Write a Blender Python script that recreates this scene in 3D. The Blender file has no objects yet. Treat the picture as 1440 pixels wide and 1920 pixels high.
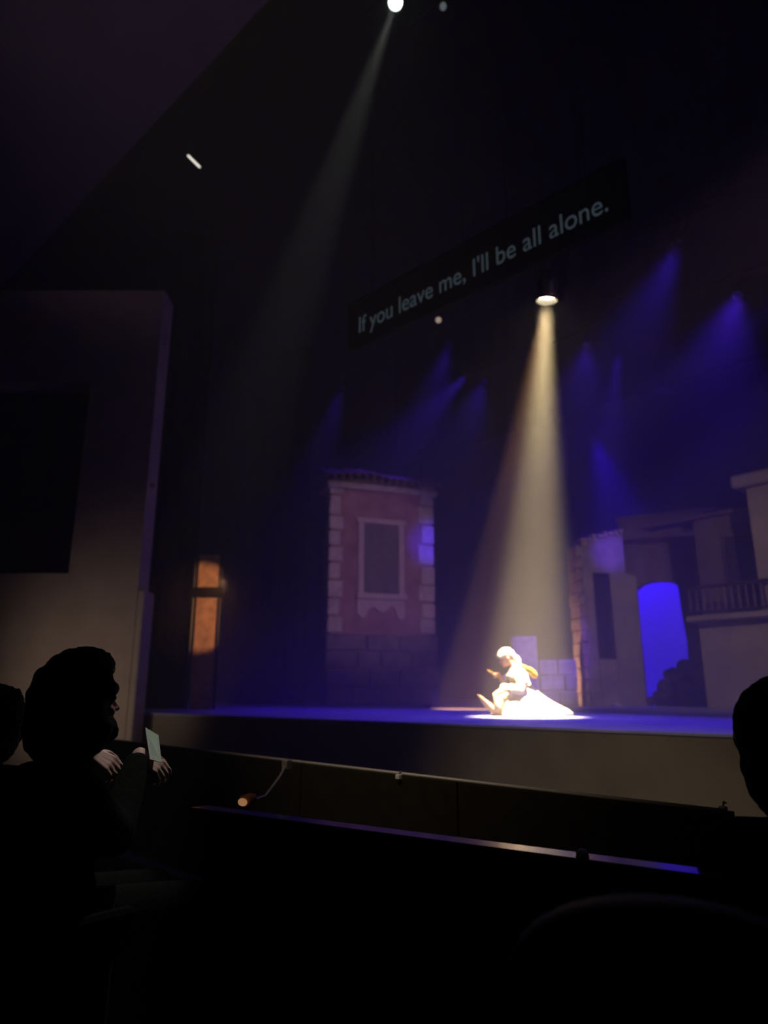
import bpy, bmesh, math, random
from mathutils import Vector, Matrix, Quaternion, noise
random.seed(7)
SC = bpy.context.scene
COL = SC.collection
PI = math.pi

# ---------------------------------------------------------------- camera
# world: X along the stage front, Y upstage, Z up, stage floor at z = 0, the viewer's eye 0.3 m above it
HEAD, PITCH, FOC = math.radians(43.4), math.radians(14.65), 1300.0
EYE = Vector((0, 0, 0.3))
cam_data = bpy.data.cameras.new('camera')
cam = bpy.data.objects.new('camera', cam_data)
COL.objects.link(cam)
cam.location = EYE
cam.rotation_euler = (PI / 2 + PITCH, 0, HEAD)
cam_data.sensor_fit = 'VERTICAL'
cam_data.sensor_height = 24.0
cam_data.lens = 24.0 * FOC / 1920.0
cam_data.clip_start = 0.05
cam_data.clip_end = 200
cam_data.dof.use_dof = True
cam_data.dof.focus_distance = 2.5
cam_data.dof.aperture_fstop = 1.15
SC.camera = cam

# ---------------------------------------------------------------- world and exposure
world = bpy.data.worlds.new('dark_theatre')
SC.world = world
world.use_nodes = True
world.node_tree.nodes['Background'].inputs[0].default_value = (0, 0, 0, 1)
world.node_tree.nodes['Background'].inputs[1].default_value = 0
vs = SC.view_settings
vs.view_transform = 'Standard'
vs.look = 'None'
vs.gamma = 1
vs.use_curve_mapping = False
vs.exposure = 0
SC.cycles.volume_bounces = 1
SC.cycles.max_bounces = 6
SC.cycles.sample_clamp_indirect = 3.0
SC.cycles.use_denoising = True
SC.cycles.caustics_reflective = False

# geometry of the view: where in the place a direction of the lens meets a plane
_R = Vector((math.cos(HEAD), math.sin(HEAD), 0))
_H = Vector((-math.sin(HEAD), math.cos(HEAD), 0))
_FW = _H * math.cos(PITCH) + Vector((0, 0, math.sin(PITCH)))
_UP = -_H * math.sin(PITCH) + Vector((0, 0, math.cos(PITCH)))


def P(x, y, Y=None, z=None, d=None):
    r = _FW * FOC + _R * (x - 720) + _UP * (960 - y)
    if Y is not None:
        t = (Y - EYE.y) / r.y
    elif z is not None:
        t = (z - EYE.z) / r.z
    else:
        t = d / r.dot(_H)
    return EYE + r * t


# ---------------------------------------------------------------- lights
BLUE = (0.075, 0.012, 1.0)
WARM = (1.0, 0.76, 0.38)


def spot(name, loc, target, energy, color, deg, blend=0.3, size=0.05):
    l = bpy.data.lights.new(name, 'SPOT')
    l.energy = energy
    l.color = color
    l.spot_size = math.radians(deg)
    l.spot_blend = blend
    l.shadow_soft_size = size
    o = bpy.data.objects.new(name, l)
    COL.objects.link(o)
    o.location = loc
    o.rotation_euler = (Vector(target) - Vector(loc)).to_track_quat('-Z', 'Y').to_euler()
    return o


# hung lamps that are in view: (pixel x, y of the lens, Y of its pipe) -> real place
L_FOLLOW = P(1025, 566, d=8.6)
L_TOP = P(741, 6, Y=7.0)
BLUES = [  # lens place, target on stage, energy, cone
    (P(640, 728, Y=11.5), (-12.4, 9.0, 0), 620, 34),
    (P(842, 645, Y=11.5), (-9.6, 9.0, 0), 800, 38),
    (P(908, 716, Y=13.0), (-8.2, 8.0, 0), 650, 40),
    (P(1272, 458, Y=10.0), (-6.4, 8.5, 0), 1250, 46),
    (P(1382, 555, Y=11.0), (-3.4, 7.0, 0), 1250, 48),
    (P(1100, 648, Y=12.5), (-4.5, 7.5, 0), 700, 40),
]
FOLLOW_TARGET = P(989, 1344.0, z=0.0)
HANDS = P(250, 1430, d=2.65)
spot('follow_spot_light', L_FOLLOW, FOLLOW_TARGET, 46000, WARM, 16.5, 0.9, 0.10)
spot('second_follow_light', L_FOLLOW, P(874, 1329.5, z=0.0), 15000, (1.0, 0.47, 0.22), 10.5, 0.5, 0.08)
spot('top_spot_light', L_TOP, HANDS, 3500, (0.97, 1.0, 0.90), 2.6, 0.5, 0.05)
for i, (loc, tgt, en, deg) in enumerate(BLUES):
    spot('blue_wash_light', loc, tgt, en, BLUE, deg, 1.0, 0.12)
# blue side light raking the right quoins of the middle house and the ruin, hung off stage right
spot('blue_side_light', (1.5, 9.5, 6.5), P(820, 1010, d=19.5), 17000, (0.05, 0.01, 1.0), 6, 1.0, 0.1)
spot('blue_side_light', (2.5, 8.5, 7.0), P(1020, 1225, d=16.6), 11000, (0.14, 0.04, 1.0), 11, 0.8, 0.1)
# blue back light on the roof edges
spot('blue_side_light', (2.5, 8.3, 7.2), P(1135, 1045, d=17), 9000, (0.10, 0.02, 1.0), 5.5, 0.9, 0.1)
spot('bounce_fill_light', (-9.5, 14.8, 0.35), P(1094, 1235, d=16.75), 170, (1.0, 0.56, 0.32), 115, 1.0, 0.05)  # added unseen uplight, stands for bounce off the singer onto the edge stones
spot('blue_back_light', (-12.5, 17.2, 10.5), P(700, 885, d=19.8), 1800, BLUE, 30, 0.8, 0.1)
spot('blue_back_light', (-7.3, 17.2, 9.5), P(1125, 1005, d=17), 2200, BLUE, 22, 0.8, 0.1)
# blue lamps behind the ruined arch that wash the cloth behind it
spot('blue_cloth_light', (-8.6, 18.0, 7.5), P(1235, 1190, d=20.2), 4300, (0.026, 0.0, 1.0), 48, 0.8, 0.2)
# low warm front light from the house side on the scenery
spot('front_wash_light', (4.0, 4.6, 5.5), P(700, 1060, d=19), 2900, (0.92, 0.56, 1.0), 18, 0.6, 0.3)
spot('front_wash_light', (5.0, 4.0, 5.5), P(1290, 1190, d=15.5), 2300, (1.0, 0.74, 0.60), 30, 0.9, 0.3)
spot('glare_fill_light', (-1.5, -5.5, 11.0), P(980, 1415, d=5.2), 2700, (1.0, 0.80, 0.58), 17, 1.0, 0.3)  # added unseen spot standing in for veiling glare below the stage edge
# added fill for stage spill on the splayed wall; a dim spot on the ceiling
spot('spill_fill_light', (-9.0, 2.5, -0.4), P(195, 1265, d=11), 74, (1.0, 0.74, 0.60), 76, 1.0, 0.3)
spot('ceiling_light', (-9.0, -1.0, 6.0), P(330, 120, Y=4.5), 60, (1.0, 0.65, 0.95), 90, 1.0, 0.3)
# warm lamp in the wing
spot('wing_light', P(420, 1090, d=11.5), P(381, 1138, d=14.05), 230, (1.0, 0.46, 0.2), 40, 0.35, 0.03)


# ---------------------------------------------------------------- materials
def mat(name, color, rough=0.8, var=0.25, scale=6.0, bump=0.15, metal=0.0, spec=0.3, detail=5.0, coord='Object'):
    m = bpy.data.materials.new(name)
    m.use_nodes = True
    nt = m.node_tree
    b = nt.nodes['Principled BSDF']
    b.inputs['Roughness'].default_value = rough
    b.inputs['Metallic'].default_value = metal
    b.inputs['Specular IOR Level'].default_value = spec
    tc = nt.nodes.new('ShaderNodeTexCoord')
    nz = nt.nodes.new('ShaderNodeTexNoise')
    nz.inputs['Scale'].default_value = scale
    nz.inputs['Detail'].default_value = detail
    nt.links.new(tc.outputs[coord], nz.inputs['Vector'])
    rp = nt.nodes.new('ShaderNodeValToRGB')
    c = Vector(color)
    rp.color_ramp.elements[0].position = 0.3
    rp.color_ramp.elements[1].position = 0.7
    rp.color_ramp.elements[0].color = (*(c * (1 - var)), 1)
    rp.color_ramp.elements[1].color = (*[min(1, v) for v in c * (1 + var)], 1)
    nt.links.new(nz.outputs['Fac'], rp.inputs['Fac'])
    nt.links.new(rp.outputs['Color'], b.inputs['Base Color'])
    if bump:
        bp = nt.nodes.new('ShaderNodeBump')
        bp.inputs['Strength'].default_value = bump
        bp.inputs['Distance'].default_value = 0.02
        nt.links.new(nz.outputs['Fac'], bp.inputs['Height'])
        nt.links.new(bp.outputs['Normal'], b.inputs['Normal'])
    return m


def glow(name, color, strength):
    m = bpy.data.materials.new(name)
    m.use_nodes = True
    nt = m.node_tree
    nt.nodes.clear()
    e = nt.nodes.new('ShaderNodeEmission')
    e.inputs[0].default_value = (*color, 1)
    e.inputs[1].default_value = strength
    o = nt.nodes.new('ShaderNodeOutputMaterial')
    nt.links.new(e.outputs[0], o.inputs[0])
    return m


M = dict(
    black=mat('black_drape', (0.003, 0.003, 0.003), 0.95, 0.3, 3, 0.1, spec=0.05),
    carpet=mat('black_carpet', (0.006, 0.006, 0.007), 0.95, 0.3, 40, 0.3, spec=0.05),
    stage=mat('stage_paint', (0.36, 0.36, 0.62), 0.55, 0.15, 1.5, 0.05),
    front=mat('stage_front_paint', (0.22, 0.19, 0.14), 0.7, 0.15, 2, 0.05),
    plaster=mat('beige_plaster', (0.42, 0.36, 0.30), 0.9, 0.1, 2.5, 0.1),
    ceiling=mat('dark_ceiling_paint', (0.16, 0.12, 0.16), 0.9, 0.15, 0.6, 0.1),
    pink=mat('pink_render', (0.34, 0.195, 0.21), 0.9, 0.25, 2.2, 0.3),
    cream=mat('cream_stone', (0.50, 0.42, 0.38), 0.85, 0.2, 5, 0.3),
    frame=mat('pale_window_stone', (0.52, 0.42, 0.42), 0.8, 0.12, 6, 0.2),
    shutter=mat('grey_shutter_paint', (0.17, 0.14, 0.16), 0.7, 0.15, 8, 0.1),
    base=mat('grey_base_stone', (0.20, 0.16, 0.17), 0.9, 0.3, 4, 0.4),
    rubble=mat('shaded_rubble_stone', (0.05, 0.042, 0.05), 0.9, 0.3, 4, 0.4),  # stone darkened so the heap keeps its unlit look
    barrier=mat('glare_toned_cloth', (0.024, 0.020, 0.013), 0.95, 0.2, 12, 0.2, spec=0.05),  # brown tone carries the veiling glare over the pit
    pot_white=mat('white_enamel', (0.85, 0.82, 0.76), 0.5, 0.03, 10, 0.0),
    tile=mat('clay_roof_tile', (0.24, 0.16, 0.14), 0.8, 0.3, 6, 0.3),
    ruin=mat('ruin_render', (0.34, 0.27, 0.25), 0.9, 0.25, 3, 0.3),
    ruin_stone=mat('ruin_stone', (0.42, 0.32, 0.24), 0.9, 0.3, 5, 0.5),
    darkwood=mat('dark_timber', (0.035, 0.028, 0.03), 0.95, 0.3, 8, 0.2),
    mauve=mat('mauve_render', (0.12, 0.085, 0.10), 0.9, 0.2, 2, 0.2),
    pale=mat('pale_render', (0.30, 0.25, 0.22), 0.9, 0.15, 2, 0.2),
    cloth=mat('white_cyclorama', (0.75, 0.75, 0.78), 0.95, 0.02, 1, 0.0),
    metal=mat('black_metal', (0.02, 0.02, 0.022), 0.45, 0.2, 20, 0.05, 0.0, 0.5),
    rail=mat('rail_metal', (0.5, 0.47, 0.42), 0.5, 0.1, 20, 0.05, 0.3, 0.5),
    gloss=mat('dark_polished_metal', (0.045, 0.041, 0.038), 0.2, 0.1, 12, 0.0, 1.0, 0.7),
    chrome=mat('chrome', (0.55, 0.53, 0.5), 0.25, 0.05, 20, 0.0, 1.0, 0.5),
    skin=mat('skin', (0.66, 0.37, 0.32), 0.6, 0.08, 20, 0.05),
    white=mat('white_cotton', (0.78, 0.74, 0.68), 0.9, 0.06, 14, 0.25),
    cream_cloth=mat('cream_apron_cotton', (0.72, 0.62, 0.44), 0.9, 0.1, 14, 0.25),
    yellow=mat('yellow_shawl_wool', (0.34, 0.24, 0.035), 0.95, 0.4, 16, 0.4),
    leather=mat('tan_leather', (0.62, 0.46, 0.28), 0.6, 0.2, 20, 0.1),
    wood=mat('turned_wood', (0.60, 0.34, 0.13), 0.5, 0.2, 30, 0.1),
    hair=mat('black_hair', (0.006, 0.005, 0.005), 0.7, 0.3, 60, 0.5, spec=0.1),
    coat=mat('black_wool_coat', (0.003, 0.003, 0.003), 0.95, 0.2, 40, 0.3, spec=0.05),
    paper=mat('programme_paper', (0.40, 0.44, 0.37), 0.8, 0.03, 4, 0.0),
    velvet=mat('dark_seat_velvet', (0.014, 0.017, 0.013), 0.75, 0.2, 40, 0.2, spec=0.3),
    eye=mat('eye', (0.05, 0.03, 0.02), 0.2, 0.1, 10, 0),
    wing=mat('ochre_scenic_paint', (0.42, 0.26, 0.15), 0.9, 0.35, 7, 0.4),
)


# ---------------------------------------------------------------- building helpers
def tag(o, label=None, cat=None, group=None, kind=None):
    if label: o['label'] = label
    if cat: o['category'] = cat
    if group: o['group'] = group
    if kind: o['kind'] = kind
    return o


def link(name, bm, m, parent=None, smooth=False):
    me = bpy.data.meshes.new(name)
    bm.normal_update()
    bm.to_mesh(me)
    bm.free()
    me.materials.append(m)
    if smooth:
        for p in me.polygons: p.use_smooth = True
    o = bpy.data.objects.new(name, me)
    COL.objects.link(o)
    if parent: o.parent = parent
    return o


def empty(name, loc, rz=0.0):
    o = bpy.data.objects.new(name, None)
    o.empty_display_size = 0.2
    COL.objects.link(o)
    o.location = loc
    o.rotation_euler = (0, 0, rz)
    return o


def box(bm, a, b, bevel=0.0, jit=0.0):
    a, b = Vector(a), Vector(b)
    r = bmesh.ops.create_cube(bm, size=1.0)
    vs_ = r['verts']
    c, s = (a + b) / 2, (b - a)
    for v in vs_:
        v.co = Vector((v.co.x * s.x, v.co.y * s.y, v.co.z * s.z)) + c
        if jit: v.co += Vector((random.uniform(-jit, jit), random.uniform(-jit, jit), random.uniform(-jit, jit)))
    if bevel:
        es = {e for v in vs_ for e in v.link_edges}
        bmesh.ops.bevel(bm, geom=list(es), offset=bevel, segments=1, affect='EDGES')
    return bm


def B(a, b, bevel=0.0, jit=0.0):
    return box(bmesh.new(), a, b, bevel, jit)


def prism(bm, pts, y0, y1):
    """outline in local x, z pushed from y0 to y1"""
    f = [bm.verts.new((x, y0, z)) for x, z in pts]
    g = [bm.verts.new((x, y1, z)) for x, z in pts]
    bm.faces.new(f)
    bm.faces.new(g[::-1])
    n = len(pts)
    for i in range(n):
        j = (i + 1) % n
        bm.faces.new((f[j], f[i], g[i], g[j]))
    bmesh.ops.recalc_face_normals(bm, faces=bm.faces)
    return bm


def tube(bm, pts, radii, n=12, caps=True):
    """round tube through points, one radius per point"""
    pts = [Vector(p) for p in pts]
    if not isinstance(radii, (list, tuple)): radii = [radii] * len(pts)
    rings = []
    for i, p in enumerate(pts):
        t = (pts[min(i + 1, len(pts) - 1)] - pts[max(i - 1, 0)]).normalized()
        a = t.orthogonal().normalized() if i == 0 else (a - t * a.dot(t)).normalized()
        b = t.cross(a)
        rings.append([bm.verts.new(p + (a * math.cos(k * 2 * PI / n) + b * math.sin(k * 2 * PI / n)) * radii[i]) for k in range(n)])
    for r0, r1 in zip(rings, rings[1:]):
        for k in range(n):
            bm.faces.new((r0[k], r0[(k + 1) % n], r1[(k + 1) % n], r1[k]))
    if caps:
        bm.faces.new(rings[0][::-1])
        bm.faces.new(rings[-1])
    return bm


def capsule(bm, p0, p1, r0, r1, n=14):
    p0, p1 = Vector(p0), Vector(p1)
    t = (p1 - p0).normalized()
    pts, rad = [], []
    for k in range(5):
        a = (k + 0.35) / 5 * PI / 2
        pts.append(p0 - t * r0 * math.cos(a)); rad.append(r0 * math.sin(a))
    pts += [p0, p1]; rad += [r0, r1]
    for k in range(4, -1, -1):
        a = (k + 0.35) / 5 * PI / 2
        pts.append(p1 + t * r1 * math.cos(a)); rad.append(r1 * math.sin(a))
    tube(bm, pts, rad, n)


def chain(bm, pts, radii, n=14):
    for i in range(len(pts) - 1):
        capsule(bm, pts[i], pts[i + 1], radii[i], radii[i + 1], n)


def ball(bm, c, r, rot=None, sub=3):
    r = Vector(r) if not isinstance(r, (int, float)) else Vector((r, r, r))
    res = bmesh.ops.create_icosphere(bm, subdivisions=sub, radius=1.0)
    for v in res['verts']:
        p = Vector((v.co.x * r.x, v.co.y * r.y, v.co.z * r.z))
        if rot: p = rot @ p
        v.co = p + Vector(c)


def fuse(name, bm, m, parent=None, voxel=0.012, smooth=4, disp=None):
    """melts overlapping solids into one continuous skin"""
    o = link(name, bm, m, None, True)
    md = o.modifiers.new('r', 'REMESH'); md.mode = 'VOXEL'; md.voxel_size = voxel; md.use_smooth_shade = True
    if smooth:
        sm = o.modifiers.new('s', 'SMOOTH'); sm.iterations = smooth; sm.factor = 0.5
    dg = bpy.context.evaluated_depsgraph_get()
    me = bpy.data.meshes.new_from_object(o.evaluated_get(dg))
    me.name = name
    old = o.data
    o.modifiers.clear()
    o.data = me
    bpy.data.meshes.remove(old)
    if disp:
        for v in o.data.vertices:
            v.co += v.normal * disp(v.co)
    if not me.materials: me.materials.append(m)
    for p in me.polygons: p.use_smooth = True
    if parent: o.parent = parent
    return o


class Face:
    """a vertical wall plane: local x along it, local y into it, local z up"""
    def __init__(self, p0, p1):
        self.o = Vector((p0.x, p0.y, 0))
        d = Vector((p1.x - p0.x, p1.y - p0.y, 0))
        self.u = d.normalized()
        self.a = math.atan2(d.y, d.x)
        self.n = Vector((-self.u.y, self.u.x, 0))

    def at(self, x, y):
        r = _FW * FOC + _R * (x - 720) + _UP * (960 - y)
        t = (self.o - EYE).dot(self.n) / r.dot(self.n)
        p = EYE + r * t - self.o
        return (p.dot(self.u), p.z)

    def rect(self, x0, y0, x1, y1):
        """local rectangle whose corners are the mean of the traced ones"""
        c = [self.at(x0, y0), self.at(x1, y0), self.at(x0, y1), self.at(x1, y1)]
        return ((c[0][0] + c[2][0]) / 2, (c[2][1] + c[3][1]) / 2, (c[1][0] + c[3][0]) / 2, (c[0][1] + c[1][1]) / 2)


def struct(name, bm, m, parent=None):
    o = link(name, bm, m, parent)
    o['kind'] = 'structure'
    return o


# ---------------------------------------------------------------- the building: floors, walls, ceiling
AF = -0.95      # auditorium floor
EDGE = 5.8      # stage edge
struct('floor', B((-17, -7, AF - 0.15), (9, 2.9, AF)), M['carpet'])
struct('floor_pit', B((-17, 2.9, -2.5), (9, EDGE + 0.1, -2.35)), M['carpet'])
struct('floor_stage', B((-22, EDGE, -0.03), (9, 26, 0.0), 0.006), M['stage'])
struct('trim_stage_front', B((-22, EDGE + 0.01, -2.35), (9, EDGE + 0.12, -0.031)), M['front'])
struct('ceiling', B((-22, -7, 12.05), (9, 5.5, 12.25)), M['ceiling'])
struct('wall_header', B((-22, 5.5, 12.05), (9, 5.7, 17)), M['black'])
struct('ceiling_stage', B((-22, 5.7, 17), (9, 26, 17.2)), M['black'])
struct('wall_back', B((-22, 26, 0), (9, 26.2, 17)), M['black'])
struct('wall_right', B((9, -7, -2.5), (9.2, 26.2, 17.2)), M['black'])
struct('wall_rear', B((-22, -7.2, -2.5), (9.2, -7, 17.2)), M['black'])
struct('wall_outer', B((-22.2, -7.2, -2.5), (-22, 26.2, 17.2)), M['black'])

# splayed wall beside the stage with a dark box opening
fw = Face(P(-200, 1320, d=11), P(245, 1320, d=11))
ue = fw.at(268, 1000)[0]
we = empty('wall_left', (fw.o.x, fw.o.y, AF), fw.a)
we['kind'] = 'structure'
dz = -AF
o0 = fw.rect(-120, 716, 155, 716)[0]
r_op = fw.rect(-140, 716, 150, 1075)
bm = bmesh.new()
box(bm, (-6, 0, 0), (ue, 0.5, r_op[1] + dz))                              # below the opening
box(bm, (r_op[2], 0, r_op[1] + dz), (ue, 0.5, r_op[3] + dz))              # right of the opening
box(bm, (-6, 0, r_op[3] + dz), (ue, 0.5, fw.at(285, 545)[1] + dz))                      # above
box(bm, (-6, 0, r_op[1] + dz), (r_op[0] - 1.2, 0.5, r_op[3] + dz))        # left of the opening
struct('plaster_face', bm, M['plaster'], we)
bm = bmesh.new()
box(bm, (r_op[0] - 1.4, 1.6, r_op[1] + dz - 0.2), (r_op[2] + 0.2, 1.7, r_op[3] + dz + 0.2))
box(bm, (r_op[0] - 1.4, 0.51, r_op[1] + dz - 0.2), (r_op[2] + 0.2, 1.6, r_op[1] + dz - 0.05))
box(bm, (r_op[0] - 1.4, 0.51, r_op[3] + dz + 0.05), (r_op[2] + 0.2, 1.6, r_op[3] + dz + 0.2))
box(bm, (r_op[2] + 0.05, 0.51, r_op[1] + dz - 0.2), (r_op[2] + 0.2, 1.6, r_op[3] + dz + 0.2))
struct('box_opening_lining', bm, M['black'], we)
zb = fw.at(250, 1105)[1] + dz
struct('pilaster_base', B((ue, 0.0, 0), (ue + 0.11, 0.5, zb), 0.02), M['plaster'], we)
for yy in (905, 636):
    z = fw.at(280, yy)[1] + dz
    struct('bracket', B((ue, 0.1, z - 0.05), (ue + 0.1, 0.2, z + 0.03), 0.01), M['plaster'], we)


# black masking drapes (folded cloth) at the stage sides and over the stage
def drape(name, a, b, z0, z1, label, fold=0.06, n=60, parent=None):
    a, b = Vector((a[0], a[1], 0)), Vector((b[0], b[1], 0))
    u = (b - a); L = u.length; u.normalize(); nrm = Vector((-u.y, u.x, 0))
    bm = bmesh.new()
    fr, bk = [], []
    for i in range(n + 1):
        s = i / n
        off = fold * math.sin(s * L * 9.0) + fold * 0.4 * math.sin(s * L * 23 + 1)
        for lst, e in ((fr, -0.012), (bk, 0.012)):
            p = u * (s * L) + nrm * (off + e)
            lst.append((bm.verts.new((p.x, p.y, 0)), bm.verts.new((p.x, p.y, z1 - z0))))
    for i in range(n):
        bm.faces.new((fr[i][0], fr[i + 1][0], fr[i + 1][1], fr[i][1]))
        bm.faces.new((bk[i + 1][0], bk[i][0], bk[i][1], bk[i + 1][1]))
        bm.faces.new((fr[i][1], fr[i + 1][1], bk[i + 1][1], bk[i][1]))
    for i in (0, n):
        bm.faces.new((fr[i][0], bk[i][0], bk[i][1], fr[i][1]))
    o = link(name, bm, M['black'], None, True)
    o.location = (a.x, a.y, z0)
    return tag(o, label, 'curtain')


pw = P(352, 1300, d=14.4)
drape('wing_curtain', (-13.6, 7.0), (pw.x, pw.y), 0, 11, 'black wing curtain just left of the narrow orange-lit flat')
drape('wing_curtain', (-17.5, 12.0), (-15.4, 13.0), 0, 11, 'black wing curtain between the orange-lit flat and the pink house')
drape('border_curtain', (-16, 17.5), (4, 17.5), 8.2, 16.5, 'black border curtain hanging across the top of the upstage dark', n=160)

# ---------------------------------------------------------------- surtitle screen
su = empty('surtitle_screen', (-4.34, 6.0, 4.75))
tag(su, 'black surtitle screen with pale glowing words hung above the stage', 'screen')
link('panel', B((-2.0, 0.02, 0.16), (2.0, 0.05, 0.84), 0.01), M['black'], su)
bm = bmesh.new()
for a, b in (((-2.03, 0, 0.13), (2.03, 0.06, 0.16)), ((-2.03, 0, 0.84), (2.03, 0.06, 0.87)), ((-2.03, 0, 0.16), (-2.0, 0.06, 0.84)), ((2.0, 0, 0.16), (2.03, 0.06, 0.84))):
    box(bm, a, b)
link('frame', bm, M['black'], su)
cu = bpy.data.curves.new('lettering', 'FONT')
cu.body = "If you leave me, I'll be all alone."
cu.size = 0.40
cu.extrude = 0.002
cu.align_x = 'CENTER'
to = bpy.data.objects.new('lettering', cu)
COL.objects.link(to)
dg = bpy.context.evaluated_depsgraph_get()
lm = bpy.data.meshes.new_from_object(to.evaluated_get(dg))
bpy.data.objects.remove(to)
xs = [v.co.x for v in lm.vertices]
sx = 3.64 / (max(xs) - min(xs)); cx = (max(xs) + min(xs)) / 2
for v in lm.vertices:
    v.co = Vector(((v.co.x - cx) * sx, -v.co.z + 0.015, v.co.y * 0.86 + 0.345))
# every letter a piece of its own
gm = glow('surtitle_glow', (0.30, 0.42, 0.52), 0.085)
bm = bmesh.new(); bm.from_mesh(lm)
seen, isl = set(), []
for f in bm.faces:
    if f in seen: continue
    st_, fs = [f], []
    seen.add(f)
    while st_:
        g_ = st_.pop(); fs.append(g_)
        for e_ in g_.edges:
            for k_ in e_.link_faces:
                if k_ not in seen: seen.add(k_); st_.append(k_)
    xs = [v.co.x for g_ in fs for v in g_.verts]
    isl.append((min(xs), max(xs), fs))
isl.sort(key=lambda t_: t_[0])
letters = []
for a_, b_, fs in isl:
    if letters and a_ < letters[-1][1] - 0.6 * (b_ - a_): letters[-1][1] = max(b_, letters[-1][1]); letters[-1][2] += fs
    else: letters.append([a_, b_, list(fs)])
for a_, b_, fs in letters:
    nb = bmesh.new(); mp = {}
    for g_ in fs:
        for v in g_.verts:
            if v not in mp: mp[v] = nb.verts.new(v.co)
        nb.faces.new([mp[v] for v in g_.verts])
    link('letter', nb, gm, su)
bm.free()
bpy.data.meshes.remove(lm)
for sx_ in (-1.6, 1.6):
    bm = bmesh.new()
    tube(bm, [(sx_, 0.03, 0.87), (sx_, 0.03, 12.2)], 0.004, 6)
    link('wire', bm, M['black'], su)


# ---------------------------------------------------------------- hung lamps
def lamp_fixture(name, lens_p, target, label, m_lens, r=0.09, L=0.4, group=None, cat='spotlight', pipe=True):
    """stage spotlight: housing, lens, yoke, clamp; its lens face sits at lens_p and looks at target"""
    d = (Vector(target) - lens_p).normalized()
    t = empty(name, lens_p)
    tag(t, label, cat, group)
    bm = bmesh.new()   # hollow at the front, so the light leaves through the lens
    n = 20
    a = d.orthogonal().normalized(); b = d.cross(a)
    prof = [(0.05, r * 1.08), (-0.02, r * 1.08), (-0.05, r), (-L * 0.55, r), (-L * 0.7, r * 0.85), (-L * 0.95, r * 0.8), (-L, r * 0.5)]
    rings = [[bm.verts.new(d * x + (a * math.cos(k * 2 * PI / n) + b * math.sin(k * 2 * PI / n)) * q) for k in range(n)] for x, q in prof]
    inner = [bm.verts.new(d * 0.05 + (a * math.cos(k * 2 * PI / n) + b * math.sin(k * 2 * PI / n)) * r * 1.02) for k in range(n)]
    inner2 = [bm.verts.new(d * -0.05 + (a * math.cos(k * 2 * PI / n) + b * math.sin(k * 2 * PI / n)) * r * 0.96) for k in range(n)]
    seq = [inner2, inner] + rings
    for r0, r1 in zip(seq, seq[1:]):
        for k in range(n):
            bm.faces.new((r0[k], r0[(k + 1) % n], r1[(k + 1) % n], r1[k]))
    bm.faces.new(rings[-1])
    bmesh.ops.recalc_face_normals(bm, faces=bm.faces)
    link('housing', bm, M['metal'], t)
    bm = bmesh.new()
    tube(bm, [d * -0.045, d * -0.03, d * -0.022], [r * 0.96, r * 0.96, r * 0.6], 20)
    link('lens', bm, m_lens, t)
    side = d.cross(Vector((0, 0, 1))).normalized()
    mid = d * (-L * 0.45)
    top = mid + Vector((0, 0, r * 2.6))
    bm = bmesh.new()
    tube(bm, [mid + side * r * 1.2, mid + side * r * 1.25 + Vector((0, 0, r * 1.6)), top, mid - side * r * 1.25 + Vector((0, 0, r * 1.6)), mid - side * r * 1.2], 0.012, 6)
    link('yoke', bm, M['metal'], t)
    bm = bmesh.new()
    tube(bm, [top + Vector((-0.03, 0, 0.04)), top + Vector((0.03, 0, 0.04))], 0.04, 10)
    link('clamp', bm, M['metal'], t)
    return t, lens_p + top + Vector((0, 0, 0.04))


def lens_light_fix(p, t):
    return p


L_W = glow('warm_lens', (1.0, 0.82, 0.5), 30)
L_T = glow('white_lens', (0.85, 1.0, 0.85), 14)
L_D = glow('dim_lens', (1.0, 0.75, 0.62), 0.35)
L_G = glow('grey_lens', (0.8, 0.9, 1.0), 0.12)
L_B = glow('blue_lens', (0.10, 0.01, 1.0), 0.04)
L_S = glow('strip_tube', (1.0, 0.95, 0.85), 1.3)
pipes = []
t, q = lamp_fixture('stage_spotlight', L_FOLLOW + (L_FOLLOW - FOLLOW_TARGET).normalized() * 0.06, FOLLOW_TARGET, 'bright warm spotlight whose beam falls on the seated singer', L_W, 0.14)
pipes.append(q)
t, q = lamp_fixture('stage_spotlight', L_TOP + (L_TOP - HANDS).normalized() * 0.06, HANDS, 'white spotlight with a cold beam at the top of the picture', L_T, 0.12)
pipes.append(q)
p = P(831, 12, Y=7.0)
t, q = lamp_fixture('stage_spotlight', p, (-2, -2, 0), 'faint grey spotlight right of the bright white one', L_G, 0.06)
pipes.append(q)
p = P(822, 600, Y=9.0)
t, q = lamp_fixture('stage_spotlight', p, (-1, 0, 0.3), 'dim reddish round spotlight just below the surtitle words', L_D, 0.055)
pipes.append(q)
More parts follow.
